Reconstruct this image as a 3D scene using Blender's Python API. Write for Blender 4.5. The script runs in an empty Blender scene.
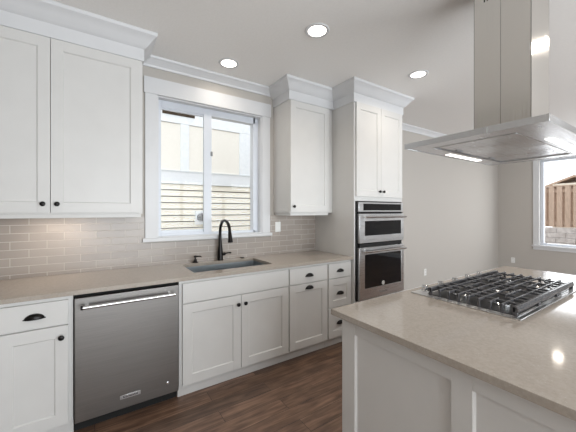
import bpy, bmesh, math, random
from mathutils import Vector, Matrix
random.seed(4)
SC = bpy.context.scene
COL = SC.collection

# ------------------------------------------------------------------ camera
cam_d = bpy.data.cameras.new('camera'); cam = bpy.data.objects.new('camera', cam_d); COL.objects.link(cam)
cam.location = (0.0, -2.864, 1.405)
cam.rotation_euler = (math.radians(90), 0, math.radians(-33.55))
cam_d.sensor_width = 36.0; cam_d.lens = 291.5 / 576 * 36.0
cam_d.shift_y = -5.07 / 576
cam_d.clip_start = 0.02
SC.camera = cam

# ------------------------------------------------------------------ world, daylight, exposure
w = bpy.data.worlds.new('overcast_sky'); SC.world = w; w.use_nodes = True
wn = w.node_tree.nodes; wn['Background'].inputs[0].default_value = (0.93, 0.97, 1.0, 1); wn['Background'].inputs[1].default_value = 1.8
def area(name, loc, rot, sx, sy, power, color=(1, 1, 1), shape='RECTANGLE', spread=180):
    l = bpy.data.lights.new(name, 'AREA'); l.shape = shape; l.size = sx
    if shape in ('RECTANGLE', 'ELLIPSE'): l.size_y = sy
    l.energy = power; l.color = color; l.spread = math.radians(spread)
    o = bpy.data.objects.new(name, l); COL.objects.link(o); o.location = loc; o.rotation_euler = rot
    return o
PI = math.pi
# added fill in unseen rear glazing (shines +y); daylight of the right-hand window (shines -x)
area('rear_fill_light', (2.25, -6.36, 1.28), (PI/2+math.radians(14), 0, 0), 5.4, 2.2, 285, (0.89, 0.953, 1.0))
area('side_daylight', (7.74, -1.72, 1.62), (0, PI/2, 0), 1.8, 1.8, 34, (0.93, 0.97, 1.0))
SC.view_settings.view_transform = 'Standard'; SC.view_settings.look = 'None'
SC.view_settings.gamma = 1.0; SC.view_settings.use_curve_mapping = False
SC.view_settings.exposure = 0.0
SC.cycles.use_denoising = True
SC.cycles.max_bounces = 10; SC.cycles.diffuse_bounces = 6; SC.cycles.glossy_bounces = 5; SC.cycles.transparent_max_bounces = 12
SC.cycles.sample_clamp_indirect = 6.0
SC.cycles.caustics_reflective = False; SC.cycles.caustics_refractive = False

# ------------------------------------------------------------------ materials
def srgb(r, g, b):
    f = lambda c: (c/255/12.92) if c/255 <= .04045 else ((c/255+.055)/1.055)**2.4
    return (f(r), f(g), f(b), 1)
def mat(name, col, rough=.5, metal=0, coat=0, spec=.5):
    m = bpy.data.materials.new(name); m.use_nodes = True
    b = m.node_tree.nodes['Principled BSDF']
    b.inputs['Base Color'].default_value = col; b.inputs['Roughness'].default_value = rough
    b.inputs['Metallic'].default_value = metal; b.inputs['Coat Weight'].default_value = coat
    b.inputs['Specular IOR Level'].default_value = spec
    return m
def N(m, t, **k):
    n = m.node_tree.nodes.new(t)
    for a, v in k.items(): setattr(n, a, v)
    return n
def L(m, a, b): m.node_tree.links.new(a, b)
def B(m): return m.node_tree.nodes['Principled BSDF']
def objcoord(m, scale=(1, 1, 1), out='Object', loc=(0, 0, 0)):
    t = N(m, 'ShaderNodeTexCoord'); mp = N(m, 'ShaderNodeMapping'); mp.inputs['Scale'].default_value = scale
    mp.inputs['Location'].default_value = loc
    L(m, t.outputs[out], mp.inputs[0]); return mp.outputs[0]
def ramp(m, fac, stops):
    r = N(m, 'ShaderNodeValToRGB'); e = r.color_ramp.elements
    e[0].position, e[0].color = stops[0]; e[1].position, e[1].color = stops[-1]
    for p, c in stops[1:-1]:
        x = e.new(p); x.color = c
    L(m, fac, r.inputs[0]); return r.outputs[0]
def bump(m, h, strength, dist):
    b = N(m, 'ShaderNodeBump'); b.inputs['Strength'].default_value = strength; b.inputs['Distance'].default_value = dist
    L(m, h, b.inputs['Height']); L(m, b.outputs[0], B(m).inputs['Normal'])
def noisy(name, c1, c2, scale, rough, bstr=0, bdist=.001, detail=3, vec=(1, 1, 1), **k):
    m = mat(name, c1, rough, **k); v = objcoord(m, vec)
    n = N(m, 'ShaderNodeTexNoise'); n.inputs['Scale'].default_value = scale; n.inputs['Detail'].default_value = detail
    L(m, v, n.inputs[0]); c = ramp(m, n.outputs[0], [(.3, c1), (.7, c2)]); L(m, c, B(m).inputs['Base Color'])
    if bstr: bump(m, n.outputs[0], bstr, bdist)
    return m
CEIL = noisy('ceiling_paint', srgb(238, 237, 235), srgb(241, 240, 238), 55, .85, .25, .004)
WALL = noisy('greige_wall_paint', srgb(181, 176, 170), srgb(184, 179, 173), 70, .7, .12, .002)
WHITE = noisy('white_cabinet_paint', srgb(206, 205, 203), srgb(209, 208, 206), 6, .38)
TRIM = noisy('white_trim_paint', srgb(209, 210, 212), srgb(212, 213, 215), 6, .4)
VINYL = noisy('white_vinyl', srgb(208, 213, 221), srgb(212, 217, 225), 5, .35)
BLACKH = noisy('oil_rubbed_bronze', srgb(14, 12, 12), srgb(24, 20, 18), 40, .3, metal=.6)
BLACK = noisy('black_enamel', srgb(12, 12, 13), srgb(18, 18, 19), 30, .3)
IRON = noisy('cast_iron_grate', srgb(74, 74, 77), srgb(104, 104, 108), 160, .26, .15, .0004, metal=.35)
DARKV = noisy('dark_void', srgb(10, 10, 10), srgb(14, 14, 14), 5, .8)
CHROME = noisy('polished_steel', srgb(205, 205, 205), srgb(215, 215, 215), 8, .16, metal=1)
def brushed(name, c1, c2, vec, rough, b=.05):
    m = mat(name, c1, rough, metal=1); v = objcoord(m, vec)
    n = N(m, 'ShaderNodeTexNoise'); n.inputs['Scale'].default_value = 4; n.inputs['Detail'].default_value = 6
    L(m, v, n.inputs[0]); L(m, ramp(m, n.outputs[0], [(.3, c1), (.7, c2)]), B(m).inputs['Base Color'])
    L(m, ramp(m, n.outputs[0], [(.2, (rough-.06,)*3+(1,)), (.8, (rough+.06,)*3+(1,))]), B(m).inputs['Roughness'])
    B(m).inputs['Anisotropic'].default_value = .5
    bump(m, n.outputs[0], b, .0003); return m
STEEL = brushed('brushed_steel', srgb(134, 131, 129), srgb(146, 143, 140), (1.2, 1.2, 140), .42)
STEELX = brushed('brushed_steel_hood', srgb(214, 211, 206), srgb(218, 215, 210), (60, 60, .8), .22, .008)
STEELO = brushed('brushed_steel_oven', srgb(196, 196, 197), srgb(210, 210, 211), (1.2, 1.2, 140), .3)
STEELH = brushed('brushed_steel_canopy', srgb(220, 222, 225), srgb(225, 227, 230), (1.5, 14, 1.5), .24, .004)
SINKM = brushed('satin_sink_steel', srgb(168, 174, 178), srgb(178, 184, 188), (2, 2, 80), .40, .02)
GLASSB = noisy('black_oven_glass', srgb(12, 13, 15), srgb(14, 16, 21), 3, .04, spec=.5)
PLASTIC = noisy('white_plastic', srgb(228, 228, 226), srgb(232, 232, 230), 9, .35)
def quartz():
    m = mat('beige_quartz', srgb(176, 165, 153), .085, spec=.55); v = objcoord(m)
    n = N(m, 'ShaderNodeTexNoise'); n.inputs['Scale'].default_value = 90; n.inputs['Detail'].default_value = 4; L(m, v, n.inputs[0])
    o = N(m, 'ShaderNodeTexVoronoi'); o.inputs['Scale'].default_value = 120; L(m, v, o.inputs[0])
    c1 = ramp(m, n.outputs[0], [(.3, srgb(160, 151, 141)), (.7, srgb(171, 162, 152))])
    f = ramp(m, o.outputs['Distance'], [(.08, (1, 1, 1, 1)), (.2, (0, 0, 0, 1))])
    n2 = N(m, 'ShaderNodeTexNoise'); n2.inputs['Scale'].default_value = 25; L(m, v, n2.inputs[0])
    g = ramp(m, n2.outputs[0], [(.5, (0, 0, 0, 1)), (.62, (.6, .6, .6, 1))])
    mu = N(m, 'ShaderNodeMath', operation='MULTIPLY'); L(m, f, mu.inputs[0]); L(m, g, mu.inputs[1])
    mx = N(m, 'ShaderNodeMix', data_type='RGBA'); L(m, mu.outputs[0], mx.inputs[0]); L(m, c1, mx.inputs[6]); mx.inputs[7].default_value = srgb(215, 207, 195)
    L(m, mx.outputs[2], B(m).inputs['Base Color']); return m
QUARTZ = quartz()
def tile():
    # long glazed subway tiles, running bond; world x -> u, world z -> v (object origin at world origin)
    m = mat('taupe_subway_tile', srgb(176, 164, 154), .16, spec=.5)
    t = N(m, 'ShaderNodeTexCoord'); s = N(m, 'ShaderNodeSeparateXYZ'); c = N(m, 'ShaderNodeCombineXYZ')
    L(m, t.outputs['Object'], s.inputs[0]); L(m, s.outputs[0], c.inputs[0]); L(m, s.outputs[2], c.inputs[1])
    mp = N(m, 'ShaderNodeMapping'); mp.inputs['Location'].default_value = (.301 + .2075*10, -.941 + .0599*20, 0); L(m, c.outputs[0], mp.inputs[0])
    b = N(m, 'ShaderNodeTexBrick'); b.offset = .5; b.squash = 1
    b.inputs['Scale'].default_value = 1; b.inputs['Brick Width'].default_value = .2075; b.inputs['Row Height'].default_value = .0599
    b.inputs['Mortar Size'].default_value = .0018; b.inputs['Mortar Smooth'].default_value = .2; b.inputs['Bias'].default_value = 0
    b.inputs['Color1'].default_value = srgb(152, 143, 136); b.inputs['Color2'].default_value = srgb(164, 155, 147); b.inputs['Mortar'].default_value = srgb(198, 191, 184)
    L(m, mp.outputs[0], b.inputs[0]); L(m, b.outputs[0], B(m).inputs['Base Color'])
    r = ramp(m, b.outputs['Fac'], [(0, (.24, .24, .24, 1)), (1, (.7, .7, .7, 1))]); L(m, r, B(m).inputs['Roughness'])
    iv = N(m, 'ShaderNodeMath', operation='SUBTRACT'); iv.inputs[0].default_value = 1; L(m, b.outputs['Fac'], iv.inputs[1])
    n = N(m, 'ShaderNodeTexNoise'); n.inputs['Scale'].default_value = 9; L(m, mp.outputs[0], n.inputs[0])
    ad = N(m, 'ShaderNodeMath', operation='MULTIPLY_ADD'); L(m, n.outputs[0], ad.inputs[0]); ad.inputs[1].default_value = .6; L(m, iv.outputs[0], ad.inputs[2])
    bump(m, ad.outputs[0], .5, .0015); return m
TILE = tile()
def wood():
    m = mat('dark_hickory_planks', srgb(80, 60, 50), .36); v = objcoord(m)
    b = N(m, 'ShaderNodeTexBrick'); b.offset = .37; b.offset_frequency = 2
    b.inputs['Scale'].default_value = 1; b.inputs['Brick Width'].default_value = 1.15; b.inputs['Row Height'].default_value = .127
    b.inputs['Mortar Size'].default_value = .0016; b.inputs['Mortar Smooth'].default_value = .3
    b.inputs['Color1'].default_value = (0, 0, 0, 1); b.inputs['Color2'].default_value = (1, 1, 1, 1); b.inputs['Mortar'].default_value = (.5, .5, .5, 1)
    L(m, v, b.inputs[0])
    mp = N(m, 'ShaderNodeMapping'); mp.inputs['Scale'].default_value = (1.3, 14, 1); L(m, v, mp.inputs[0])
    va = N(m, 'ShaderNodeVectorMath', operation='MULTIPLY_ADD'); L(m, b.outputs[0], va.inputs[0]); va.inputs[1].default_value = (9, 9, 9); L(m, mp.outputs[0], va.inputs[2])
    n = N(m, 'ShaderNodeTexNoise'); n.inputs['Scale'].default_value = 2.2; n.inputs['Detail'].default_value = 7; n.inputs['Distortion'].default_value = .9; L(m, va.outputs[0], n.inputs[0])
    g = ramp(m, n.outputs[0], [(.25, srgb(70, 53, 44)), (.5, srgb(116, 92, 76)), (.75, srgb(150, 122, 102))])
    mx = N(m, 'ShaderNodeMix', data_type='RGBA', blend_type='MULTIPLY'); mx.inputs[0].default_value = .9
    L(m, g, mx.inputs[6]); L(m, ramp(m, b.outputs[0], [(0, (.62, .6, .6, 1)), (1, (1.15, 1.1, 1.08, 1))]), mx.inputs[7])
    n3 = N(m, 'ShaderNodeTexNoise'); n3.inputs['Scale'].default_value = 7; n3.inputs['Detail'].default_value = 2; L(m, v, n3.inputs[0])
    k = N(m, 'ShaderNodeMix', data_type='RGBA', blend_type='MULTIPLY'); k.inputs[0].default_value = 1
    L(m, mx.outputs[2], k.inputs[6]); L(m, ramp(m, n3.outputs[0], [(.3, (.8, .78, .78, 1)), (.6, (1.05, 1.05, 1.05, 1))]), k.inputs[7])
    d = N(m, 'ShaderNodeMix', data_type='RGBA'); L(m, b.outputs['Fac'], d.inputs[0]); L(m, k.outputs[2], d.inputs[6]); d.inputs[7].default_value = srgb(28, 20, 17)
    L(m, d.outputs[2], B(m).inputs['Base Color'])
    iv = N(m, 'ShaderNodeMath', operation='MULTIPLY_ADD'); L(m, b.outputs['Fac'], iv.inputs[0]); iv.inputs[1].default_value = -1; L(m, n.outputs[0], iv.inputs[2])
    bump(m, iv.outputs[0], .35, .002); return m
WOOD = wood()
def glass():
    m = bpy.data.materials.new('clear_window_glass'); m.use_nodes = True; nt = m.node_tree; nt.nodes.remove(nt.nodes['Principled BSDF'])
    t = N(m, 'ShaderNodeBsdfTransparent'); g = N(m, 'ShaderNodeBsdfGlossy'); g.inputs['Roughness'].default_value = .02
    n = N(m, 'ShaderNodeTexNoise'); n.inputs['Scale'].default_value = 3
    r = N(m, 'ShaderNodeMapRange'); r.inputs['To Min'].default_value = .010; r.inputs['To Max'].default_value = .014; L(m, n.outputs[0], r.inputs[0])
    mx = N(m, 'ShaderNodeMixShader'); L(m, r.outputs[0], mx.inputs[0]); L(m, t.outputs[0], mx.inputs[1]); L(m, g.outputs[0], mx.inputs[2])
    L(m, mx.outputs[0], nt.nodes['Material Output'].inputs[0]); return m
GLASS = glass()
def emit(name, col, s):
    m = mat(name, col, .4); b = B(m); b.inputs['Emission Color'].default_value = col; b.inputs['Emission Strength'].default_value = s; return m
LAMP = emit('glowing_lens', (1, .93, .84, 1), 6)
STRIP = emit('glowing_strip', (1, .97, .92, 1), 5)
SIDING = noisy('cream_siding', srgb(238, 232, 218), srgb(241, 236, 223), 12, .7)
SHADE_VENT = noisy('dark_brown_lap_shade_and_vent', srgb(70, 58, 46), srgb(80, 66, 52), 8, .9)  # brown of the slot vent and of the painted shade between siding boards
HTRIM = noisy('pale_house_trim', srgb(232, 236, 240), srgb(240, 243, 246), 20, .7)
PANELM = noisy('cream_stucco_panel', srgb(238, 234, 225), srgb(242, 238, 230), 20, .8)
CEDAR = noisy('cedar_boards', srgb(188, 164, 146), srgb(206, 182, 164), 6, .8, vec=(6, 6, 1))
BLOCKM = noisy('pale_concrete_block', srgb(190, 182, 180), srgb(222, 216, 214), 9, .9, .3, .004)
SOIL = noisy('pale_gravel_ground', srgb(176, 168, 160), srgb(200, 194, 188), 14, .95)
GREYV = noisy('grey_vent_plastic', srgb(120, 120, 122), srgb(135, 135, 137), 9, .5)

# ------------------------------------------------------------------ mesh helpers
def bm_(): return bmesh.new()
def box(bm, x0, x1, y0, y1, z0, z1, bev=0, seg=2):
    t = bmesh.new(); bmesh.ops.create_cube(t, size=1)
    sx, sy, sz = abs(x1-x0), abs(y1-y0), abs(z1-z0)
    for v in t.verts: v.co = Vector(((x0+x1)/2+v.co.x*sx, (y0+y1)/2+v.co.y*sy, (z0+z1)/2+v.co.z*sz))
    if bev: bmesh.ops.bevel(t, geom=t.edges[:], offset=min(bev, .45*min(sx, sy, sz)), segments=seg, affect='EDGES', profile=.5)
    merge(bm, t)
def merge(bm, t):
    me = bpy.data.meshes.new('tmp'); t.to_mesh(me); t.free(); bm.from_mesh(me); bpy.data.meshes.remove(me)
def lathe(bm, prof, n=24, M=None):
    """prof: (r, h) list, revolved round +z, then transformed by M"""
    t = bmesh.new(); rings = []
    for r, h in prof:
        rings.append([t.verts.new((r*math.cos(2*PI*i/n), r*math.sin(2*PI*i/n), h)) for i in range(n)] if r > 1e-6 else [t.verts.new((0, 0, h))])
    for a, b in zip(rings, rings[1:]):
        for i in range(n):
            j = (i+1) % n
            if len(a) == 1 and len(b) == 1: continue
            if len(a) == 1: t.faces.new((a[0], b[i], b[j]))
            elif len(b) == 1: t.faces.new((a[i], a[j], b[0]))
            else: t.faces.new((a[i], a[j], b[j], b[i]))
    if len(rings[0]) > 1: t.faces.new(rings[0][::-1])
    if len(rings[-1]) > 1: t.faces.new(rings[-1])
    bmesh.ops.recalc_face_normals(t, faces=t.faces[:])
    if M is not None: t.transform(M)
    merge(bm, t)
def tube(bm, pts, rad, n=14, closed=False):
    t = bmesh.new(); pts = [Vector(p) for p in pts]; rr = rad if isinstance(rad, (list, tuple)) else [rad]*len(pts)
    rings = []; up = None
    for i, p in enumerate(pts):
        if closed: d = (pts[(i+1) % len(pts)]-pts[i-1]).normalized()
        else: d = (pts[min(i+1, len(pts)-1)]-pts[max(i-1, 0)]).normalized()
        if up is None:
            up = Vector((0, 0, 1)) if abs(d.z) < .9 else Vector((1, 0, 0))
        a = d.cross(up).normalized(); b = a.cross(d).normalized(); up = b
        rings.append([t.verts.new(p + rr[i]*(a*math.cos(2*PI*k/n)+b*math.sin(2*PI*k/n))) for k in range(n)])
    m = len(rings)
    for i in range(m if closed else m-1):
        A, Bq = rings[i], rings[(i+1) % m]
        for k in range(n): t.faces.new((A[k], A[(k+1) % n], Bq[(k+1) % n], Bq[k]))
    if not closed: t.faces.new(rings[0][::-1]); t.faces.new(rings[-1])
    bmesh.ops.recalc_face_normals(t, faces=t.faces[:]); merge(bm, t)
def prism(bm, poly, axis, a0, a1):
    """extrude a closed 2D polygon along axis. axis x: poly=(y,z); y: (x,z); z: (x,y)"""
    t = bmesh.new()
    def P(p, a): return {'x': (a, p[0], p[1]), 'y': (p[0], a, p[1]), 'z': (p[0], p[1], a)}[axis]
    A = [t.verts.new(P(p, a0)) for p in poly]; C2 = [t.verts.new(P(p, a1)) for p in poly]
    n = len(poly); t.faces.new(A); t.faces.new(C2[::-1])
    for i in range(n): t.faces.new((A[i], A[(i+1) % n], C2[(i+1) % n], C2[i]))
    bmesh.ops.recalc_face_normals(t, faces=t.faces[:]); merge(bm, t)
def smooth(me, ang=22):
    for p in me.polygons: p.use_smooth = True
    me.set_sharp_from_angle(angle=math.radians(ang))
def rootloc(o):
    while o.parent: o = o.parent
    return o.location
def obj(name, bm, m, parent=None, origin=None, sm=True):
    """geometry in bm is in world coordinates"""
    if parent is not None: off = rootloc(parent)
    else: off = Vector(origin) if origin else Vector((0, 0, 0))
    bmesh.ops.remove_doubles(bm, verts=bm.verts[:], dist=1e-6)
    bmesh.ops.translate(bm, verts=bm.verts[:], vec=-Vector(off))
    me = bpy.data.meshes.new(name); bm.to_mesh(me); bm.free(); me.materials.append(m)
    if sm: smooth(me)
    o = bpy.data.objects.new(name, me); COL.objects.link(o)
    if parent is not None: o.parent = parent
    else: o.location = off
    return o
def thing(name, label, cat, loc, group=None):
    o = bpy.data.objects.new(name, None); COL.objects.link(o); o.location = loc; o.empty_display_size = .1
    return tag(o, label, cat, group)
def tag(o, label, cat, group=None):
    o['label'] = label; o['category'] = cat
    if group: o['group'] = group
    return o
def struct(name, bm, m, parent=None, sm=True):
    o = obj(name, bm, m, parent, sm=sm)
    if parent is None: o['kind'] = 'structure'
    return o
def copy_thing(root, delta, label, group=None):
    def rec(o, par):
        c = o.copy(); COL.objects.link(c)
        if par is not None: c.parent = par
        for ch in [x for x in list(o.children)]: rec(ch, c)
        return c
    r = rec(root, None); r.location = Vector(root.location)+Vector(delta); r['label'] = label
    if group: r['group'] = group
    return r
def text_bm(s, size, M, depth=.0006):
    c = bpy.data.curves.new('lettering', 'FONT'); c.body = s; c.size = size; c.align_x = 'CENTER'; c.align_y = 'CENTER'; c.extrude = depth; c.offset = size*.012
    o = bpy.data.objects.new('lettering', c); COL.objects.link(o)
    bpy.context.view_layer.update()
    me = bpy.data.meshes.new_from_object(o.evaluated_get(bpy.context.evaluated_depsgraph_get()))
    bm = bmesh.new(); bm.from_mesh(me); bm.transform(M)
    bpy.data.objects.remove(o); bpy.data.meshes.remove(me); bpy.data.curves.remove(c); return bm
FRONT = Matrix.Rotation(PI/2, 4, 'X')       # local +z -> world -y, local +y -> world +z

# ------------------------------------------------------------------ room shell
XL, XR, YB, ZC = -.80, 7.586, -6.30, 2.78
WT = .15
b = bm_(); box(b, XL-.1, XR+.15, YB-.15, .15, -.05, 0); struct('floor', b, WOOD)
b = bm_(); box(b, XL-.1, XR+.15, YB-.15, .15, ZC, ZC+.1); struct('ceiling', b, CEIL)
def wall_holes(axis, c0, c1, a0, a1, holes, z0=0, z1=ZC):
    """wall slab between c0,c1 thick, running a0..a1, rectangular holes (h0,h1,z0,z1)"""
    b = bm_()
    def bx(p, q, r, s):
        if q-p < 1e-4 or s-r < 1e-4: return
        if axis == 'x': box(b, p, q, c0, c1, r, s)
        else: box(b, c0, c1, p, q, r, s)
    cur = a0
    for h0, h1, hz0, hz1 in sorted(holes):
        bx(cur, h0, z0, z1); bx(h0, h1, z0, hz0); bx(h0, h1, hz1, z1); cur = h1
    bx(cur, a1, z0, z1); return b
WX0, WX1, WZ0, WZ1 = .472, 1.545, 1.163, 2.453
struct('wall_back', wall_holes('x', 0, WT, XL, XR, [(WX0, WX1, WZ0, WZ1)]), WALL)
RY0, RY1, RZ0, RZ1 = -2.62, -.735, .70, 2.46
struct('wall_right', wall_holes('y', XR, XR+WT, YB-.15, WT, [(RY0, RY1, RZ0, RZ1)]), WALL)
b = bm_(); box(b, XL-.1, XL, YB-.15, WT, 0, ZC); struct('wall_left', b, WALL)
struct('wall_front', wall_holes('x', YB-.15, YB, XL, XR, [(-.5, 5.0, .08, 2.45)]), WALL)
# backsplash tile, wrapping round the window sill
b = bm_()
box(b, XL, .3685, -.009, 0, .914, 1.358)
box(b, .3685, 1.652, -.009, 0, .914, 1.115)
box(b, 1.652, 2.31, -.009, 0, .914, 1.358)
o = struct('trim_1', b, TILE, sm=False)
# crown moulding of the walls
CR = [(0, 0), (0, -.085), (-.010, -.085), (-.014, -.066), (-.046, -.026), (-.060, -.018), (-.064, 0)]
b = bm_(); prism(b, [(y, ZC+z) for y, z in CR], 'x', .2, 2.4); prism(b, [(y, ZC+z) for y, z in CR], 'x', 3.0, XR); struct('trim_2', b, TRIM)
b = bm_(); prism(b, [(XR+y, ZC+z) for y, z in CR], 'y', YB, 0); struct('trim_3', b, TRIM)
BBP = [(0, 0), (0, .13), (-.008, .13), (-.014, .118), (-.014, 0)]
b = bm_(); prism(b, BBP, 'x', 3.16, XR); struct('baseboard_back', b, TRIM)
b = bm_(); prism(b, [(XR+y, z) for y, z in BBP], 'y', YB, 0); struct('baseboard_right', b, TRIM)
b = bm_(); prism(b, [(XL-y, z) for y, z in BBP], 'y', YB, -.7); struct('baseboard_left', b, TRIM)

# ---- window_1 over the sink
def window_back():
    b = bm_()   # casing: legs, head board, thin stool
    box(b, .372, .472, -.020, 0, 1.160, 2.455, .0015); box(b, 1.545, 1.645, -.020, 0, 1.160, 2.455, .0015)
    box(b, .362, 1.655, -.026, 0, 2.455, 2.600, .0015)
    root = struct('window_1', b, TRIM)
    b = bm_(); box(b, .350, 1.665, -.038, 0, 1.128, 1.162, .003); struct('window_stool', b, TRIM, root)
    b = bm_()   # jamb lining
    box(b, WX0, WX0+.012, -.005, .07, WZ0, WZ1); box(b, WX1-.012, WX1, -.005, .07, WZ0, WZ1)
    box(b, WX0+.012, WX1-.012, -.005, .07, WZ1-.012, WZ1); box(b, WX0+.012, WX1-.012, -.005, .07, WZ0, WZ0+.006); struct('jamb', b, TRIM, root)
    b = bm_()   # outer vinyl frame
    x0, x1, z0, z1 = WX0+.0, WX1-.0, WZ0, WZ1
    f = .046
    box(b, x0, x0+f, .062, .14, z0, z1, .003); box(b, x1-f-.025, x1, .062, .14, z0, z1, .003)
    box(b, x0+f, x1-f, .062, .14, z1-f-.03, z1, .003); box(b, x0+f, x1-f, .062, .14, z0, z0+.028, .003)
    # sliding (left) sash, proud of the fixed (right) one
    struct('window_frame', b, VINYL, root)
    b = bm_()
    box(b, .916, .996, .050, .082, 1.19, 2.38, .003)
    struct('meeting_stile', b, VINYL, root)
    b = bm_(); box(b, .518, .916, .072, .100, 1.19, 1.222, .002); box(b, .518, .916, .072, .1, 2.362, 2.38, .002)
    struct('sash_rail', b, VINYL, root)
    b = bm_(); box(b, .985, 1.006, .044, .06, 1.965, 2.01, .003); struct('latch', b, GREYV, root)
    b = bm_(); box(b, .518, .93, .088, .092, 1.19, 2.38); struct('window_pane', b, GLASS, root)
    b = bm_(); box(b, .98, 1.475, .112, .116, 1.19, 2.38); struct('window_pane', b, GLASS, root)
    return root
window_back()
def window_right():
    b = bm_(); t = XR
    box(b, t-.02, t, RY1, RY1+.10, .70, 2.46, .0015); box(b, t-.02, t, RY0-.10, RY0, .70, 2.46, .0015)
    box(b, t-.026, t, RY0-.11, RY1+.11, 2.46, 2.60, .0015)
    root = struct('window_2', b, TRIM)
    b = bm_(); box(b, t-.04, t+.06, RY0-.12, RY1+.12, .672, .704, .003); box(b, t-.018, t, RY0-.10, RY1+.10, .61, .672, .0015); struct('window_stool', b, TRIM, root)
    b = bm_()
    box(b, t+.055, t+.13, RY0, RY0+.055, .70, 2.46, .003); box(b, t+.055, t+.13, RY1-.055, RY1, .70, 2.46, .003)
    box(b, t+.055, t+.13, RY0+.055, RY1-.055, 2.40, 2.46, .003); box(b, t+.055, t+.13, RY0+.055, RY1-.055, .70, .745, .003)
    ym = (RY0+RY1)/2; box(b, t+.06, t+.12, ym-.035, ym+.035, .74, 2.41, .003)
    struct('window_frame', b, VINYL, root)
    b = bm_(); box(b, t+.09, t+.094, RY0+.05, RY1-.05, .74, 2.41); struct('window_pane', b, GLASS, root)
window_right()
b = bm_(); x0, x1 = -.5, 5.0   # wide unseen patio glazing, added behind the camera to bring in light
box(b, x0-.1, x0, YB, YB+.02, 0, 2.45); box(b, x1, x1+.1, YB, YB+.02, 0, 2.45); box(b, x0-.1, x1+.1, YB, YB+.025, 2.45, 2.57); box(b, x0, x1, YB-.04, YB, 0, .08)
for k in range(1, 4): box(b, x0+k*1.375-.04, x0+k*1.375+.04, YB-.05, YB, .08, 2.45)
struct('added_window_3', b, TRIM)

# ------------------------------------------------------------------ cabinet builders
def shaker(x0, x1, z0, z1, y, th=.020, st=.062, rl=.070, rec=.009, bev=.0012):
    """door whose outer face lies at y (facing -y)"""
    b = bm_(); yb = y+th
    box(b, x0, x0+st, y, yb, z0, z1, bev); box(b, x1-st, x1, y, yb, z0, z1, bev)
    box(b, x0+st-.0005, x1-st+.0005, y, yb, z0, z0+rl, bev); box(b, x0+st-.0005, x1-st+.0005, y, yb, z1-rl, z1, bev)
    # sloped sticking round the panel
    e = .006
    px0, px1, pz0, pz1 = x0+st, x1-st, z0+rl, z1-rl
    box(b, px0-.001, px1+.001, y+rec, yb-.002, pz0-.001, pz1+.001)
    t = bmesh.new()
    O = [(px0, pz0), (px1, pz0), (px1, pz1), (px0, pz1)]; I = [(px0+e, pz0+e), (px1-e, pz0+e), (px1-e, pz1-e), (px0+e, pz1-e)]
    vo = [t.verts.new((a, y+.003, c)) for a, c in O]; vi = [t.verts.new((a, y+rec-.0003, c)) for a, c in I]
    for k in range(4): t.faces.new((vo[k], vo[(k+1) % 4], vi[(k+1) % 4], vi[k]))
    bmesh.ops.recalc_face_normals(t, faces=t.faces[:]); merge(b, t)
    return b
def slab(x0, x1, z0, z1, y, th=.020):
    b = bm_(); box(b, x0, x1, y, y+th, z0, z1, .0015); return b
KNOB = [(.0, .0285), (.008, .0280), (.0135, .0255), (.0160, .0215), (.0150, .0175), (.0095, .0140), (.0060, .0110), (.0055, .0050), (.0085, .0), (0, 0)]
def knob(x, z, y, parent):
    b = bm_(); lathe(b, KNOB, 20, Matrix.Translation((x, y, z)) @ FRONT); return obj('knob', b, BLACKH, parent)
def cup_pull(x, z, y, parent, w=.095, h=.032, d=.026):
    """bin pull: quarter of an ellipsoid shell, open below, on a thin flange"""
    b = bm_(); t = bmesh.new()
    nu, nv = 22, 8
    def ring(k):
        R = []
        for j in range(nv+1):
            ph = PI/2*j/nv
            row = []
            for i in range(nu+1):
                th_ = PI*i/nu
                row.append(t.verts.new((x+(w/2*k)*math.cos(th_)*1.0, y-(d*k)*math.sin(th_)*math.cos(ph)**.7, z-h/2+(h*k)*math.sin(th_)*math.sin(ph)**.8)))
            R.append(row)
        return R
    O = ring(1.0); I = ring(.88)
    for S, fl in ((O, 0), (I, 1)):
        for j in range(nv):
            for i in range(nu):
                q = (S[j][i], S[j][i+1], S[j+1][i+1], S[j+1][i]); t.faces.new(q[::-1] if fl else q)
    for i in range(nu): t.faces.new((O[0][i], O[0][i+1], I[0][i+1], I[0][i]))
    bmesh.ops.remove_doubles(t, verts=t.verts[:], dist=1e-6)
    bmesh.ops.recalc_face_normals(t, faces=t.faces[:]); merge(b, t)
    # curled ends and flange strip
    for s in (-1, 1): box(b, x+s*w/2-.004, x+s*w/2+.004, y-.003, y, z-h/2-.002, z-h/2+.005, .001)
    return obj('cup_pull', b, BLACKH, parent)
CF = -.61     # carcass front (base)
DF = -.63     # door face (base)
def base_carcass(root, x0, x1, top=.884, hole=None):
    b = bm_()
    box(b, x0, x1, -.572, -.556, 0, .10, .001)                       # toe board
    box(b, x0, x0+.018, CF+.02, -.011, .10, top-.002); box(b, x1-.018, x1, CF+.02, -.011, .10, top-.002)
    box(b, x0+.018, x1-.018, CF+.02, -.011, .10, .118); box(b, x0+.018, x1-.018, -.023, -.011, .118, top-.002)
    # face frame
    box(b, x0, x0+.036, CF, CF+.02, .10, top, .001); box(b, x1-.036, x1, CF, CF+.02, .10, top, .001)
    box(b, x0+.036, x1-.036, CF, CF+.02, .10, .135); box(b, x0+.036, x1-.036, CF, CF+.02, top-.04, top)
    box(b, x0+.036, x1-.036, CF, CF+.02, .690, .730)
    return obj('carcass', b, WHITE, root)
DZ = .003
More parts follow.
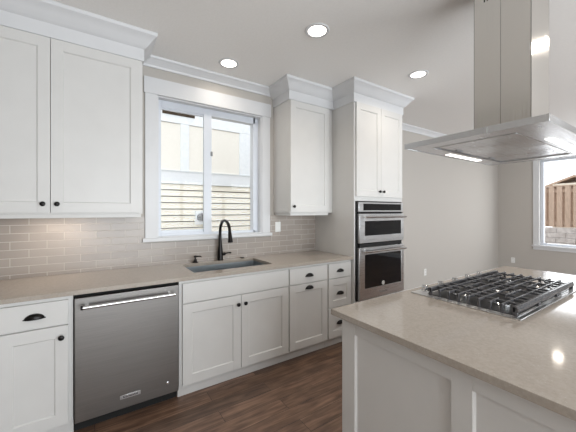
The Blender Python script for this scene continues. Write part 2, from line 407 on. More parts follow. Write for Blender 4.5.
# --- base cabinet at the far left (cut by the frame)
r = thing('base_cabinet', 'white shaker base cabinet left of the dishwasher, one drawer over one door', 'cabinet', (-.3, -.3, 0))
base_carcass(r, -.465, -.112)
d = obj('drawer', slab(-.450, -.136, .716, .861, DF), WHITE, r); cup_pull(-.293, .790, DF, d)
d = obj('door', shaker(-.450, -.136, .101, .707, DF), WHITE, r); knob(-.168, .640, DF, d)
b = bm_(); box(b, XL+.001, -.466, -.60, -.011, 0, .882, .001); obj('filler_panel', b, WHITE, r)
# --- sink base
r = thing('base_cabinet', 'widest white shaker base cabinet, two doors under the sink', 'cabinet', (1.0, -.3, 0))
base_carcass(r, .521, 1.4985)
obj('false_front', slab(.545, 1.487, .716, .863, DF), WHITE, r)
d = obj('door', shaker(.545, 1.014, .101, .707, DF, st=.068), WHITE, r); knob(.986, .635, DF, d)
d = obj('door', shaker(1.018, 1.487, .101, .707, DF, st=.068), WHITE, r); knob(1.050, .635, DF, d)
# --- pull-out cabinet
r = thing('base_cabinet', 'white base cabinet right of the sink doors, one drawer over a tall pull-out front', 'cabinet', (1.73, -.3, 0))
base_carcass(r, 1.4995, 1.9695)
d = obj('drawer', slab(1.502, 1.960, .716, .863, DF), WHITE, r); cup_pull(1.731, .790, DF, d)
d = obj('door', shaker(1.502, 1.960, .101, .707, DF, st=.068), WHITE, r); cup_pull(1.731, .672, DF, d)
# --- three-drawer stack
r = thing('base_cabinet', 'narrow white base cabinet of three drawers against the tall oven cabinet', 'cabinet', (2.14, -.3, 0))
base_carcass(r, 1.9705, 2.308)
d = obj('drawer', slab(1.977, 2.292, .716, .863, DF), WHITE, r); cup_pull(2.135, .790, DF, d)
d = obj('drawer', shaker(1.977, 2.292, .412, .707, DF), WHITE, r); cup_pull(2.135, .558, DF, d)
d = obj('drawer', shaker(1.977, 2.292, .101, .404, DF), WHITE, r); cup_pull(2.135, .253, DF, d)

# --- sink-side countertop with a real cut-out
SX0, SX1, SY0, SY1 = .660, 1.385, -.520, -.112
def counter_back():
    t = bmesh.new(); xs = [XL, SX0, SX1, 2.310]; ys = [-.645, SY0, SY1, -.010]; z0, z1 = .886, .914
    V = {}
    for zi, z in enumerate((z0, z1)):
        for i, x in enumerate(xs):
            for j, y in enumerate(ys): V[i, j, zi] = t.verts.new((x, y, z))
    for i in range(3):
        for j in range(3):
            if (i, j) == (1, 1): continue
            t.faces.new((V[i, j, 1], V[i+1, j, 1], V[i+1, j+1, 1], V[i, j+1, 1])); t.faces.new((V[i, j, 0], V[i, j+1, 0], V[i+1, j+1, 0], V[i+1, j, 0]))
    for i in range(3):
        t.faces.new((V[i, 0, 0], V[i+1, 0, 0], V[i+1, 0, 1], V[i, 0, 1])); t.faces.new((V[i, 3, 0], V[i, 3, 1], V[i+1, 3, 1], V[i+1, 3, 0]))
    for j in range(3):
        t.faces.new((V[0, j, 0], V[0, j, 1], V[0, j+1, 1], V[0, j+1, 0])); t.faces.new((V[3, j, 0], V[3, j+1, 0], V[3, j+1, 1], V[3, j, 1]))
    t.faces.new((V[1, 1, 0], V[1, 1, 1], V[2, 1, 1], V[2, 1, 0])); t.faces.new((V[1, 2, 0], V[2, 2, 0], V[2, 2, 1], V[1, 2, 1]))
    t.faces.new((V[1, 1, 0], V[1, 2, 0], V[1, 2, 1], V[1, 1, 1])); t.faces.new((V[2, 1, 0], V[2, 1, 1], V[2, 2, 1], V[2, 2, 0]))
    bmesh.ops.recalc_face_normals(t, faces=t.faces[:])
    es = [e for e in t.edges if len(e.link_faces) == 2 and e.calc_face_angle(0) > 1]
    bmesh.ops.bevel(t, geom=es, offset=.002, segments=2, affect='EDGES')
    return t
o = obj('countertop', counter_back(), QUARTZ, None, (1.0, -.33, .886)); tag(o, 'long beige quartz countertop along the tiled wall, holding the sink', 'countertop')
# --- sink
r = thing('kitchen_sink', 'undermount stainless steel single-bowl sink under the window', 'sink', (1.03, -.32, .68))
def bowl():
    t = bmesh.new()
    def rr(x0, x1, y0, y1, z, rad, n=5):
        P = []
        for cx, cy, a in ((x1-rad, y1-rad, 0), (x0+rad, y1-rad, 90), (x0+rad, y0+rad, 180), (x1-rad, y0+rad, 270)):
            for k in range(n+1):
                q = math.radians(a+90*k/n); P.append(t.verts.new((cx+rad*math.cos(q), cy+rad*math.sin(q), z)))
        return P
    g = .004
    R = [rr(SX0-.015, SX1+.015, SY0-.015, SY1+.015, .8855, .02), rr(SX0-g, SX1+g, SY0-g, SY1+g, .8855, .018), rr(SX0-g, SX1+g, SY0-g, SY1+g, .71, .018),
         rr(SX0+.008, SX1-.008, SY0+.008, SY1-.008, .698, .014), rr(SX0+.35, SX0+.36, SY0+.19, SY0+.20, .692, .004)]
    for A, Bq in zip(R, R[1:]):
        n = len(A)
        for k in range(n): t.faces.new((A[k], A[(k+1) % n], Bq[(k+1) % n], Bq[k]))
    t.faces.new(R[-1])
    bmesh.ops.recalc_face_normals(t, faces=t.faces[:])
    # shell thickness
    geo = bmesh.ops.solidify(t, geom=t.faces[:], thickness=.0015)
    return t
obj('bowl', bowl(), SINKM, r)
b = bm_(); lathe(b, [(0, 0), (.055, 0), (.057, .003), (.045, .005), (.04, .002), (0, .001)], 28, Matrix.Translation((SX0+.355, SY0+.195, .694))); obj('drain', b, CHROME, r)

# --- faucet
fx, fy = 1.045, -.062
r = thing('kitchen_faucet', 'dark bronze gooseneck pull-down faucet behind the sink', 'faucet', (fx, fy, .914))
b = bm_(); lathe(b, [(0, 0), (.030, 0), (.031, .004), (.029, .010), (.0275, .018), (.027, .085), (.0245, .105), (.0200, .140), (.0165, .19), (.0145, .235), (0, .235)], 28, Matrix.Translation((fx, fy, .914))); obj('body', b, BLACKH, r)
pts = [(fx, fy, .914+.225)]
Rg = .124
for k in range(0, 23):
    a = PI*(1 - k/22*1.0)
    pts.append((fx, fy-Rg-Rg*math.cos(a), 1.205+Rg*.86*math.sin(a)))
pts = [(fx, fy, 1.13), (fx, fy, 1.17)] + pts[1:]
b = bm_(); tube(b, pts, .0140, 16); obj('spout', b, BLACKH, r)
b = bm_(); Mh = Matrix.Translation((fx, fy-2*Rg, 1.207)) @ Matrix.Rotation(PI-math.radians(10), 4, 'X')
lathe(b, [(0, 0), (.0150, 0), (.0165, .004), (.0165, .012), (.0170, .018), (.0195, .055), (.0240, .088), (.0240, .094), (.020, .097), (0, .097)], 24, Mh); obj('spray_head', b, BLACKH, r)
b = bm_(); lathe(b, [(0, 0), (.016, 0), (.0165, .02), (.0135, .032), (0, .034)], 20, Matrix.Translation((fx+.020, fy, .972)) @ Matrix.Rotation(PI/2, 4, 'Y'))
tube(b, [(fx+.045, fy, .972), (fx+.062, fy-.002, .978), (fx+.085, fy-.004, .981), (fx+.108, fy-.006, .980), (fx+.116, fy-.007, .979)], [.0085, .0065, .0065, .0085, .004], 12); obj('lever_handle', b, BLACKH, r)
# --- soap dispenser
sx_, sy_ = .798, -.062
r = thing('soap_dispenser', 'small dark bronze soap dispenser pump left of the faucet', 'soap dispenser', (sx_, sy_, .914))
b = bm_(); lathe(b, [(0, 0), (.026, 0), (.027, .004), (.020, .010), (.015, .016), (.0135, .032), (0, .034)], 24, Matrix.Translation((sx_, sy_, .914))); obj('base', b, BLACKH, r)
b = bm_(); lathe(b, [(0, 0), (.006, 0), (.006, .018), (.013, .020), (.013, .032), (.008, .036), (0, .036)], 18, Matrix.Translation((sx_, sy_, .944)))
tube(b, [(sx_, sy_, .968), (sx_+.02, sy_-.022, .974), (sx_+.035, sy_-.04, .976), (sx_+.044, sy_-.05, .970)], [.007, .006, .0055, .005], 12); obj('nozzle', b, BLACKH, r)
b = bm_(); lathe(b, [(0, 0), (.021, 0), (.022, .003), (.018, .008), (.008, .0095), (0, .0095)], 24, Matrix.Translation((1.285, -.062, .914)))
o = obj('sink_hole_cover', b, BLACKH, None, (0, 0, 0)); tag(o, 'small dark round cap on the countertop right of the faucet', 'cap')

# ------------------------------------------------------------------ dishwasher
r = thing('dishwasher', 'stainless steel dishwasher between two white base cabinets', 'dishwasher', (.205, -.3, 0))
b = bm_(); box(b, -.108, .517, -.585, -.02, .075, .872, .001); obj('tub_body', b, DARKV, r)
b = bm_(); box(b, -.108, .517, -.560, -.545, 0, .078); obj('toe_kick', b, DARKV, r)
b = bm_(); box(b, -.104, .513, -.640, -.586, .088, .862, .004); dd = obj('door', b, STEEL, r)
b = bm_()
hz = .812
tube(b, [(-.062, -.690, hz), (.470, -.690, hz)], .0115, 18)
for x in (-.040, .448):
    box(b, x-.012, x+.012, -.690, -.640, hz-.008, hz+.008, .003)
h = obj('handle', b, CHROME, dd)
for x in (-.062, .470):
    b = bm_(); s = 1 if x > 0 else -1
    lathe(b, [(0, 0), (.0125, 0), (.0130, .002), (.0130, .010), (.011, .012), (0, .012)], 18, Matrix.Translation((x-s*.002, -.690, hz)) @ Matrix.Rotation(s*PI/2, 4, 'Y')); obj('handle_cap', b, BLACKH if s < 0 else CHROME, dd)
b = bm_(); box(b, .140, .262, -.6425, -.640, .153, .178, .0008); obj('badge', b, STEELO, dd)
b = text_bm('KitchenAid', .0195, Matrix.Translation((.201, -.6427, .1655)) @ FRONT); obj('lettering', b, DARKV, dd, sm=False)
b = bm_(); lathe(b, [(0, 0), (.0105, 0), (.0105, .002), (.008, .003), (0, .003)], 20, Matrix.Translation((.438, -.640, .168)) @ FRONT); obj('round_emblem', b, CHROME, dd)

# ------------------------------------------------------------------ tall oven cabinet
TX0, TX1, TF = 2.312, 3.142, -.655
DT = -.675
r = thing('oven_cabinet', 'tall white cabinet surrounding the wall ovens, two doors above', 'cabinet', (2.73, -.33, 0))
OX0, OX1, OZ0, OZ1 = 2.330, 3.118, .432, 1.512
b = bm_()
box(b, TX0, TX0+.018, TF, -.001, .10, 2.60, .001); box(b, TX1-.018, TX1, TF, -.001, .10, 2.60, .001)
box(b, TX0+.018, TX1-.018, TF, TF+.02, 1.514, 2.60); box(b, TX0+.018, TX1-.018, TF, TF+.02, .10, .430)
box(b, TX0+.018, TX1-.018, TF+.02, -.001, .10, .118); box(b, TX0+.018, TX1-.018, TF+.02, -.001, 2.58, 2.60); box(b, TX0+.018, TX1-.018, -.02, -.001, .118, 2.58)
box(b, TX0+.018, TX1-.018, TF+.02, -.03, 1.518, 1.535); box(b, TX0+.018, TX1-.018, TF+.02, -.03, .405, .425)
box(b, TX0, TX1, -.60, -.585, 0, .10)
obj('carcass', b, WHITE, r)
xm = (TX0+TX1)/2+.003
d = obj('door', shaker(TX0+.020, xm-.0015, 1.562, 2.575, DT), WHITE, r); knob(xm-.034, 1.624, DT, d)
d = obj('door', shaker(xm+.0015, TX1-.020, 1.562, 2.575, DT), WHITE, r); knob(xm+.034, 1.624, DT, d)
d = obj('drawer', shaker(TX0+.020, TX1-.020, .115, .405, DT), WHITE, r); cup_pull(2.73, .26, DT, d)
CPROF = [(0, 2.575), (-.012, 2.575), (-.012, 2.668), (-.020, 2.674), (-.034, 2.684), (-.058, 2.716), (-.082, 2.744), (-.100, 2.756), (-.104, 2.780), (0, 2.780)]
def crown(root, path, k=1.0, name='crown_moulding'):
    """sweep CPROF round the cabinet top; path: list of (x, y, nx, ny) corner points with outward mitre dirs"""
    t = bmesh.new(); rows = []
    for x, y, nx, ny in path: rows.append([t.verts.new((x-nx*p*k, y-ny*p*k, min(z, ZC-.0005))) for p, z in CPROF])
    for A, Bq in zip(rows, rows[1:]):
        n = len(A)
        for i in range(n): t.faces.new((A[i], A[(i+1) % n], Bq[(i+1) % n], Bq[i]))
    t.faces.new(rows[0]); t.faces.new(rows[-1][::-1])
    bmesh.ops.recalc_face_normals(t, faces=t.faces[:])
    return obj(name, t, TRIM, root)
crown(r, [(TX0, -.001, -1, 0), (TX0, TF, -1, -1), (TX1, TF, 1, -1), (TX1, -.001, 1, 0)])
# --- wall ovens
r = thing('double_wall_oven', 'stainless steel microwave and oven combination set in the tall cabinet', 'oven', (2.73, -.4, OZ0))
b = bm_(); box(b, OX0+.012, OX1-.012, -.630, -.10, OZ0+.003, OZ1-.003); obj('oven_body', b, DARKV, r)
b = bm_(); box(b, OX0, OX1, -.668, -.6565, OZ0, OZ1, .001); obj('black_surround', b, DARKV, r)
sx0, sx1 = OX0+.018, OX1-.006
F2 = -.690
b = bm_(); box(b, sx0, sx1, F2, -.669, 1.396, 1.500, .002); cp = obj('control_panel', b, STEELO, r)
b = bm_(); box(b, sx0+.070, sx1-.040, F2-.0015, F2, 1.412, 1.484, .0005); obj('display_glass', b, GLASSB, cp)
def oven_door(z0, z1, wx0, wx1, wz0, wz1, hz, logo=False):
    b = bm_(); y0, y1 = F2-.012, -.669
    box(b, sx0, wx0, y0, y1, z0, z1, .002); box(b, wx1, sx1, y0, y1, z0, z1, .002)
    box(b, wx0-.001, wx1+.001, y0, y1, z0, wz0, .002); box(b, wx0-.001, wx1+.001, y0, y1, wz1, z1, .002)
    d = obj('oven_door', b, STEELO, r)
    b = bm_(); box(b, wx0-.002, wx1+.002, y0+.003, y1, wz0-.002, wz1+.002); obj('door_glass', b, GLASSB, d)
    b = bm_(); tube(b, [(sx0+.035, y0-.050, hz), (sx1-.030, y0-.050, hz)], .0115, 16)
    for x in (sx0+.060, sx1-.040): box(b, x-.012, x+.012, y0-.050, y0, hz-.008, hz+.008, .003)
    obj('handle', b, CHROME, d)
    if logo:
        xc = (wx0+wx1)/2-.01; zc = wz0+.030
        b = bm_(); lathe(b, [(0, 0), (.024, 0), (.024, .0015), (.021, .002), (0, .002)], 26, Matrix.Translation((xc, y0+.003, zc)) @ FRONT); e = obj('round_emblem', b, PLASTIC, d)
        b = bm_(); tube(b, [(xc+.012*math.cos(a*PI/8), y0, zc+.012*math.sin(a*PI/8)) for a in range(16)], .0014, 6, True); obj('emblem_ring', b, GREYV, d)
        b = text_bm('KitchenAid', .030, Matrix.Translation((xc, y0-.0003, z0+.052)) @ FRONT); obj('lettering', b, GREYV, d, sm=False)
    return d
oven_door(1.058, 1.374, sx0+.082, sx1-.050, 1.135, 1.294, 1.338)
oven_door(.448, 1.008, sx0+.082, sx1-.050, .562, .930, .968, True)
b = bm_(); box(b, sx0, sx1, F2+.004, -.669, 1.380, 1.390); box(b, sx0+.01, sx1-.03, F2-.004, -.669, 1.014, 1.050, .002); obj('vent_trim', b, DARKV, r)

# ------------------------------------------------------------------ upper cabinets
UF, UD = -.33, -.35
def upper(root, x0, x1, doors, st=.065):
    b = bm_()
    box(b, x0, x0+.016, UF+.02, -.002, 1.385, 2.60); box(b, x1-.016, x1, UF+.02, -.002, 1.385, 2.60)
    box(b, x0+.016, x1-.016, UF+.02, -.002, 1.385, 1.400); box(b, x0+.016, x1-.016, UF+.02, -.002, 2.585, 2.60); box(b, x0+.016, x1-.016, -.014, -.002, 1.40, 2.585)
    box(b, x0, x0+.035, UF, UF+.02, 1.382, 2.60, .001); box(b, x1-.035, x1, UF, UF+.02, 1.382, 2.60, .001)
    box(b, x0+.035, x1-.035, UF, UF+.02, 1.382, 1.42); box(b, x0+.035, x1-.035, UF, UF+.02, 2.55, 2.60)
    obj('carcass', b, WHITE, root)
    b = bm_()  # light rail under the cabinet
    box(b, x0+.010, x1-.010, UF, UF+.018, 1.356, 1.3815, .001); box(b, x0+.010, x0+.026, UF+.018, -.012, 1.356, 1.3845, .001); box(b, x1-.026, x1-.010, UF+.018, -.012, 1.356, 1.384, .001)
    obj('light_rail', b, WHITE, root)
    for dx0, dx1, kx in doors:
        d = obj('door', shaker(dx0, dx1, 1.392, 2.568, UD, st=st), WHITE, root); knob(kx, 1.452, UD, d)
r = thing('wall_cabinet', 'wide white two-door wall cabinet left of the window', 'cabinet', (-.25, -.17, 1.356))
upper(r, XL+.002, .312, [(-.785, -.2495, -.287), (-.2465, .293, -.212)])
crown(r, [(XL+.002, UF, 0, -1), (.312, UF, 1, -1), (.312, -.001, 1, 0)], .93)
r = thing('wall_cabinet', 'white single-door wall cabinet between the window and oven cabinet', 'cabinet', (2.0, -.17, 1.356))
upper(r, 1.700, 2.245, [(1.702, 2.232, 1.738)])
b = bm_(); box(b, 2.2455, 2.309, -.315, -.30, 1.385, 2.60); obj('filler_panel', b, WHITE, r)
crown(r, [(1.700, -.001, -1, 0), (1.700, UF, -1, -1), (2.300, UF, 0, -1)], .93)

# under-cabinet light
r = thing('under_cabinet_light', 'slim light fixture below the left wall cabinet shining on tiles', 'light fixture', (-.25, -.2, 1.385))
b = bm_(); box(b, -.40, -.05, -.21, -.15, 1.370, 1.3845, .002); obj('housing', b, PLASTIC, r)
b = bm_(); box(b, -.39, -.06, -.20, -.16, 1.367, 1.3699); obj('lens', b, emit('warm_strip_lens', (1, .88, .76, 1), 4), r)
l = area('under_cabinet_lamp', (-.225, -.18, 1.364), (0, 0, 0), .33, .03, 1.1, (1, .87, .75))

# ------------------------------------------------------------------ outlets and switch
def plate(name, label, cat, cx, cy, cz, facing, kind):
    w_, h_ = .070, .115
    r = thing(name, label, cat, (cx, cy, cz))
    def bx(a0, a1, d0, d1, z0, z1, m, nm, par, bev=.001):
        b = bm_()
        if facing == 'y': box(b, cx+a0, cx+a1, cy-d1, cy-d0, cz+z0, cz+z1, bev)
        else: box(b, cx-d1, cx-d0, cy+a0, cy+a1, cz+z0, cz+z1, bev)
        return obj(nm, b, m, par)
    p = bx(-w_/2, w_/2, 0, .006, -h_/2, h_/2, PLASTIC, 'cover_plate', r, .002)
    if kind == 'switch': bx(-.016, .016, .006, .009, -.033, .033, PLASTIC, 'rocker', r)
    else:
        for s in (-1, 1):
            q = bx(-.016, .016, .006, .008, s*.027-.017, s*.027+.017, PLASTIC, 'socket', r)
            for a in (-.006, .006): bx(a-.001, a+.001, .008, .0085, s*.027-.004, s*.027+.006, DARKV, 'slot', q, 0)
plate('wall_switch', 'white rocker switch plate on the tile below the single-door wall cabinet', 'light switch', 1.752, -.0095, 1.222, 'y', 'switch')
plate('wall_outlet', 'white power outlet low on the wall right of the ovens', 'power outlet', 4.714, -.0005, .357, 'y', 'outlet')
plate('wall_outlet', 'white power outlet on the darker wall left of the right-hand window', 'power outlet', 7.5855, -.285, .335, 'x', 'outlet')

# ------------------------------------------------------------------ recessed ceiling lights
def can(loc):
    x, y = loc
    r = thing('recessed_ceiling_light', '', 'ceiling light', (x, y, ZC), 'recessed ceiling lights')
    b = bm_(); lathe(b, [(.068, -.001), (.070, -.006), (.088, -.007), (.094, -.001), (.094, 0), (.068, 0)], 40, Matrix.Translation((x, y, ZC))); obj('trim_ring', b, TRIM, r)
    b = bm_(); lathe(b, [(0, -.004), (.069, -.004), (.069, -.0005), (0, -.0005)], 36, Matrix.Translation((x, y, ZC))); obj('lens', b, LAMP, r)
    return r
cans = [((1.04, -.300), 'glowing round recessed ceiling light nearest the window over the sink'),
        ((1.413, -1.135), 'glowing round recessed ceiling light between the window light and range hood'),
        ((2.712, -1.145), 'glowing round recessed ceiling light in front of the oven cabinet'),
        ((6.2, -1.36), 'recessed ceiling light in the dining area beyond the island'),
        ((.2, -3.9), 'added unseen recessed ceiling light behind the camera near the left wall'),  # added lamp, outside the view
        ((3.05, -2.62), 'recessed ceiling light above the far end of the island'),
        ((5.2, -3.9), 'added unseen recessed ceiling light far behind the island')]  # another lamp added out of view
c0 = can(cans[0][0]); c0['label'] = cans[0][1]
for i, (p, lb) in enumerate(cans):
    if i: copy_thing(c0, (p[0]-cans[0][0][0], p[1]-cans[0][0][1], 0), lb)
    area('ceiling_lamp', (p[0], p[1], ZC-.012), (0, 0, 0), .13, .13, 4.0 if i else 1.7, (1, .90, .78), 'DISK', 150)

# ------------------------------------------------------------------ island
IX0, IX1, IY0, IY1 = .987, 3.060, -3.05, -1.763
b = bm_(); box(b, IX0, IX1, IY0, IY1, .886, .914, .002); o = obj('countertop', b, QUARTZ, None, (2.0, -2.4, .886)); tag(o, 'beige quartz island countertop with the gas cooktop set in it', 'countertop')
r = thing('kitchen_island', 'white panelled kitchen island base under the large quartz top', 'kitchen island', (2.0, -2.3, 0))
bx0, bx1, by0, by1 = 1.030, 3.02, -2.80, -1.800
b = bm_(); box(b, bx0+.014, bx1-.014, by0+.014, by1-.02, 0, .885); obj('carcass', b, WHITE, r)
# end panel facing -x: frame of stiles and rails over a recessed field
b = bm_()
def ex(y0, y1, z0, z1): box(b, bx0, bx0+.016, y0, y1, z0, z1, .001)
yc = [by1, -1.884, -2.334, -2.403, -2.745, by0]
ex(yc[1], yc[0], 0, .885); ex(yc[3], yc[2], 0, .885); ex(yc[5], yc[4], 0, .885)
for a, c in ((2, 1), (4, 3)):
    ex(yc[a], yc[c], .816, .885); ex(yc[a], yc[c], 0, .14)
    e = .006
    t = bmesh.new()
    O = [(yc[a], .14), (yc[c], .14), (yc[c], .816), (yc[a], .816)]; I = [(yc[a]+e, .14+e), (yc[c]-e, .14+e), (yc[c]-e, .816-e), (yc[a]+e, .816-e)]
    vo = [t.verts.new((bx0+.004, p, q)) for p, q in O]; vi = [t.verts.new((bx0+.0125, p, q)) for p, q in I]
    for k in range(4): t.faces.new((vo[k], vo[(k+1) % 4], vi[(k+1) % 4], vi[k]))
    bmesh.ops.recalc_face_normals(t, faces=t.faces[:]); merge(b, t)
    box(b, bx0+.012, bx0+.016, yc[a], yc[c], .14, .816)
obj('end_panel', b, WHITE, r)
# aisle side doors
b = bm_(); box(b, bx0+.0165, bx1, by1-.019, by1, .10, .885, .001); obj('face_frame', b, WHITE, r)
for i in range(4):
    x0 = bx0+.03+i*.484; x1 = x0+.474
    bb = shaker(x0, x1, .11, .86, 0); bb.transform(Matrix.Translation((x0+x1, by1+.020, 0)) @ Matrix.Rotation(PI, 4, 'Z'))
    obj('door', bb, WHITE, r)

# ------------------------------------------------------------------ gas cooktop
CX0, CX1, CY0, CY1, CZ = 1.585, 2.490, -2.355, -1.812, .9145
r = thing('gas_cooktop', 'stainless gas cooktop with black cast iron grates on the island', 'cooktop', ((CX0+CX1)/2, (CY0+CY1)/2, CZ))
b = bm_(); box(b, CX0, CX1, CY0, CY1, CZ, CZ+.005, .002); box(b, CX0+.02, CX1-.02, CY0+.02, CY1-.075, CZ+.004, CZ+.007, .002); obj('steel_pan', b, STEELO, r)
b = bm_(); box(b, CX0+.03, CX1-.03, CY0+.03, CY1-.085, CZ+.006, CZ+.0095, .002); obj('burner_tray', b, BLACK, r)
gy0, gy1 = CY0+.020, CY1-.100
nG = 3; gw = (CX1-CX0-.03)/nG; gt = CZ+.052
for g in range(nG):
    x0 = CX0+.015+g*gw+.0015; x1 = x0+gw-.003
    b = bm_(); T = .008
    nb = 9
    ends = (g == 0, g == nG-1)
    for k in range(nb):
        y = gy0+.012+(gy1-gy0-.024)*k/(nb-1)
        mid = (k in (2, 6))
        if mid:   # pair of fingers pointing at the burners, open at the centre
            box(b, x0, x0+gw*.36, y-.0035, y+.0035, gt-.011, gt, .001); box(b, x1-gw*.36, x1, y-.0035, y+.0035, gt-.011, gt, .001)
        else: box(b, x0, x1, y-.0035, y+.0035, gt-.011, gt, .001)
        for s, xe in ((0, x0), (1, x1)):
            if ends[s]: # bent-down bar ends
                xa, xb = (xe, xe+.012) if s == 0 else (xe-.012, xe)
                box(b, xa, xb, y-.007, y+.007, CZ+.008, gt-.001, .003)
    xc = (x0+x1)/2
    for x in (xc-gw*.24, xc+gw*.24): box(b, x-.004, x+.004, gy0, gy1, gt-.011, gt-.0005, .0015)
    box(b, xc-.004, xc+.004, gy0, gy0+.10, gt-.012, gt, .0015); box(b, xc-.004, xc+.004, gy1-.10, gy1, gt-.012, gt, .0015)
    box(b, xc-.004, xc+.004, (gy0+gy1)/2-.05, (gy0+gy1)/2+.05, gt-.012, gt, .0015)
    # thick front and rear rails
    for ya, yb in ((gy0-.004, gy0+.016), (gy1-.016, gy1+.004)):
        prism(b, [(ya, CZ+.028), (yb, CZ+.028), (yb, CZ+.040), (yb-.004, gt), (ya+.006, gt), (ya, CZ+.040)], 'x', x0, x1)
    for x in (x0+.008, x1-.008):
        for y in (gy0+.006, gy1-.006): box(b, x-.007, x+.007, y-.007, y+.007, CZ+.006, CZ+.025, .002)
    obj('grate', b, IRON, r)
def burner(x, y, rad):
    b = bm_(); lathe(b, [(0, 0), (rad, 0), (rad, .008), (rad*.86, .013), (rad*.80, .013), (0, .013)], 28, Matrix.Translation((x, y, CZ+.0095))); bb = obj('burner', b, CHROME, r)
    b = bm_(); lathe(b, [(0, 0), (rad*.78, 0), (rad*.80, .004), (rad*.72, .009), (0, .010)], 28, Matrix.Translation((x, y, CZ+.0228))); obj('burner_cap', b, BLACK, bb)
gx = [CX0+.015+gw*(i+.5) for i in range(3)]
burner(gx[0], gy0+.11, .036); burner(gx[0], gy1-.11, .044); burner(gx[1], (gy0+gy1)/2, .058); burner(gx[2], gy0+.11, .044); burner(gx[2], gy1-.11, .036)
for i in range(5):
    x = CX0+.09+i*.176
    b = bm_(); lathe(b, [(0, 0), (.021, 0), (.021, .004), (.0175, .006), (.0165, .026), (.0145, .029), (0, .029)], 26, Matrix.Translation((x, CY1-.034, CZ+.005)))
    box(b, x-.0035, x+.0035, CY1-.051, CY1-.017, CZ+.030, CZ+.042, .0015); obj('knob', b, CHROME, r)

# ------------------------------------------------------------------ island range hood
HX0, HX1, HY0, HY1, HZ = 1.440, 2.500, -2.490, -1.868, 1.748
r = thing('range_hood', 'stainless steel island range hood hanging over the cooktop', 'range hood', ((HX0+HX1)/2, (HY0+HY1)/2, HZ))
b = bm_()
lip = .012
box(b, HX0, HX1, HY0, HY0+lip, HZ, HZ+.029, .001); box(b, HX0, HX1, HY1-lip, HY1, HZ, HZ+.029, .001)
box(b, HX0, HX0+lip, HY0+lip-.001, HY1-lip+.001, HZ, HZ+.029, .001); box(b, HX1-lip, HX1, HY0+lip-.001, HY1-lip+.001, HZ, HZ+.029, .001)
# flat border of the underside, leaving the filter bay open
fx0, fx1, fy0, fy1 = HX0+.115, HX1-.10, HY0+.145, HY1-.105
box(b, HX0+lip, HX1-lip, HY0+lip, fy0, HZ+.002, HZ+.008); box(b, HX0+lip, HX1-lip, fy1, HY1-lip, HZ+.002, HZ+.008)
box(b, HX0+lip, fx0, fy0, fy1, HZ+.002, HZ+.008); box(b, fx1, HX1-lip, fy0, fy1, HZ+.002, HZ+.008)
box(b, HX0+lip, HX1-lip, HY0+lip, HY1-lip, HZ+.026, HZ+.029)
t = bmesh.new()   # low pyramid rising to the chimney
cx0, cx1, cy0, cy1 = 1.858, 2.128, -2.310, -2.040
A = [(HX0+.002, HY0+.002), (HX1-.002, HY0+.002), (HX1-.002, HY1-.002), (HX0+.002, HY1-.002)]; C_ = [(cx0, cy0), (cx1, cy0), (cx1, cy1), (cx0, cy1)]
va = [t.verts.new((x, y, HZ+.029)) for x, y in A]; vb = [t.verts.new((x, y, HZ+.055)) for x, y in C_]
for k in range(4): t.faces.new((va[k], va[(k+1) % 4], vb[(k+1) % 4], vb[k]))
t.faces.new(vb); bmesh.ops.recalc_face_normals(t, faces=t.faces[:]); merge(b, t)
canopy = obj('canopy', b, STEELH, r)
b = bm_(); g = .0
for (ya, yb) in ((cy0, (cy0+cy1)/2-.0008), ((cy0+cy1)/2+.0008, cy1)):    # two half shells with a seam on the side faces
    box(b, cx0, cx0+.002, ya, yb, HZ+.052, ZC-.001); box(b, cx1-.002, cx1, ya, yb, HZ+.052, ZC-.001)
box(b, cx0, cx1, cy0, cy0+.002, HZ+.052, ZC-.001, 0); box(b, cx0, cx1, cy1-.002, cy1, HZ+.052, ZC-.001, 0)
box(b, cx0+.004, cx1-.004, cy0+.004, cy1-.004, HZ+.052, ZC-.001)
ch = obj('chimney', b, STEELX, r)
b = bm_()
for yy in (-2.125, -2.11, -2.095): box(b, cx0-.0006, cx0, yy-.003, yy+.003, 2.598, 2.632)
obj('vent_slot', b, DARKV, ch)
for i in range(2):
    fa = fx0+(fx1-fx0)/2*i+.002; fb = fa+(fx1-fx0)/2-.004
    b = bm_(); box(b, fa, fb, fy0+.002, fy1-.002, HZ+.006, HZ+.010, .001)
    # raised frame of each baffle filter and its baffles
    for k in range(5):
        y = fy0+.05+k*(fy1-fy0-.10)/4; box(b, fa+.02, fb-.02, y-.001, y+.001, HZ+.0055, HZ+.0062)
    f = obj('filter', b, STEELH, r)
    b = bm_(); box(b, (fa+fb)/2-.035, (fa+fb)/2+.035, fy1-.035, fy1-.022, HZ+.0015, HZ+.006, .001); obj('filter_latch', b, GREYV, f)
b = bm_(); # polished bead round the filter bay
for q in ((fx0-.004, fx0, fy0-.004, fy1+.004), (fx1, fx1+.004, fy0-.004, fy1+.004), (fx0, fx1, fy0-.004, fy0), (fx0, fx1, fy1, fy1+.004)): box(b, *q, HZ-.0005, HZ+.004, .0008)
obj('filter_frame', b, CHROME, r)
for y in (HY0+.095, HY1-.052):
    b = bm_(); box(b, 1.80, 2.20, y-.016, y+.016, HZ+.0005, HZ+.0025, .0005); obj('light_strip', b, STRIP, r)
    area('hood_lamp', (2.0, y, HZ-.002), (0, 0, 0), .40, .03, .5, (1, .95, .88))

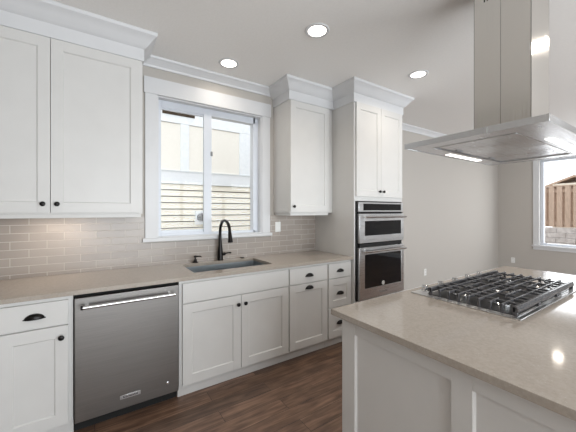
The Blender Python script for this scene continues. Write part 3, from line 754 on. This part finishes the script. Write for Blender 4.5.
# ------------------------------------------------------------------ outside: neighbour's house, fence, retaining wall
b = bm_(); box(b, -14, 24, -16, 18, -.40, -.30); o = obj('ground', b, SOIL); o['kind'] = 'structure'
NY = 3.2
r = thing('neighbouring_house', 'cream lap-sided house wall seen through the sink window', 'house', (2, NY+.5, -.30))
b = bm_(); box(b, -6, 10.5, NY+.03, NY+.30, -.30, 6.2); obj('lap_shade_backing', b, SHADE_VENT, r)  # dark backing puts the lap shadow lines into the open siding gaps
b = bm_(); z = 1.937-.126*17
while z < 1.93:
    z1 = min(z+.126, 1.937)
    prism(b, [(NY-.012, z+.020), (NY+.028, z+.020), (NY+.028, z1), (NY+.010, z1)], 'x', -6, 11); z += .126
obj('lap_siding', b, SIDING, r)
b = bm_(); box(b, -6, 11, NY-.03, NY+.03, 1.945, 2.190, .004); box(b, -6, 11, NY-.045, NY+.03, 2.190, 2.205); obj('band_board', b, HTRIM, r)
b = bm_(); box(b, -6, 11, NY+.006, NY+.03, 2.215, 3.145); obj('wall_panel', b, PANELM, r)
b = bm_(); box(b, -6, 11, NY-.02, NY+.03, 3.150, 3.6, .004); obj('band_board', b, HTRIM, r)
for x in (-1.02, .20, 1.517, 2.84, 4.1, 5.3):
    wd = .26 if abs(x-2.84) < .1 else .165
    b = bm_(); box(b, x-wd/2, x+wd/2, NY-.018, NY+.03, 2.212, 3.148, .004); obj('batten', b, HTRIM, r)
b = bm_(); box(b, 1.09, 1.71, NY-.032, NY-.020, 3.300, 3.370, .003)
for k in range(3): box(b, 1.11, 1.69, NY-.040, NY-.03, 3.312+k*.02, 3.318+k*.02)
obj('slot_vent', b, GREYV if False else SHADE_VENT, r)
b = bm_(); box(b, -6, 11, NY-.02, NY+.03, 3.6, 6.2); obj('upper_siding', b, SIDING, r)
b = bm_(); box(b, 1.715, 1.925, NY-.055, NY-.008, 1.125, 1.412, .006); vb_ = obj('mounting_block', b, HTRIM, r)
b = bm_(); lathe(b, [(0, 0), (.085, 0), (.085, .03), (.07, .045), (.045, .05), (.040, .028), (0, .026)], 28, Matrix.Translation((1.825, NY-.055, 1.275)) @ FRONT); obj('round_vent', b, GREYV, vb_)

# retaining wall of block courses
FX = 11.0
b = bm_()
for i in range(9):
    z = -.30+i*.137; off = (i % 2)*.2; y = -9+off
    while y < 4:
        box(b, FX-.35+i*.02, FX+.1, y, y+.392, z, z+.131, .006); y += .4
o = obj('retaining_wall', b, BLOCKM); tag(o, 'pale concrete block retaining wall under the cedar fence', 'wall')
r = thing('cedar_fence', 'tan cedar board fence seen through the right-hand window', 'fence', (FX, -2.5, .93))
b = bm_(); box(b, FX-.045, FX-.005, -9, .95, 1.02, 1.11); box(b, FX-.045, FX-.005, -9, .95, 1.93, 2.02); obj('rail', b, CEDAR, r)
b = bm_(); box(b, FX-.07, FX+.05, -9, .97, 2.10, 2.13); obj('cap_rail', b, CEDAR, r)
nP = 0
for k in range(60):
    y = -8.9+k*.172+.0
    if y > .9: break
    b = bm_(); box(b, FX-.075, FX-.05, y, y+.118, .955, 2.095, .003); obj('picket', b, CEDAR, r)
b = bm_()
for k in range(60):
    y = -8.9+k*.172+.10
    if y > .9: break
    box(b, FX+.0, FX+.02, y, y+.11, .955, 2.095)
obj('back_board', b, CEDAR, r)
r = thing('garden_shed', 'small brown gabled roof peeking above the fence', 'shed', (12.6, -.32, -.30))
b = bm_(); box(b, 12.1, 13.3, -.80, .20, -.30, 2.26); obj('wall', b, SIDING, r)
b = bm_(); prism(b, [(-.98, 2.22), (-.95, 2.18), (-.30, 2.44), (.35, 2.18), (.38, 2.22), (-.30, 2.50)], 'x', 12.08, 13.4); obj('roof', b, CEDAR, r)
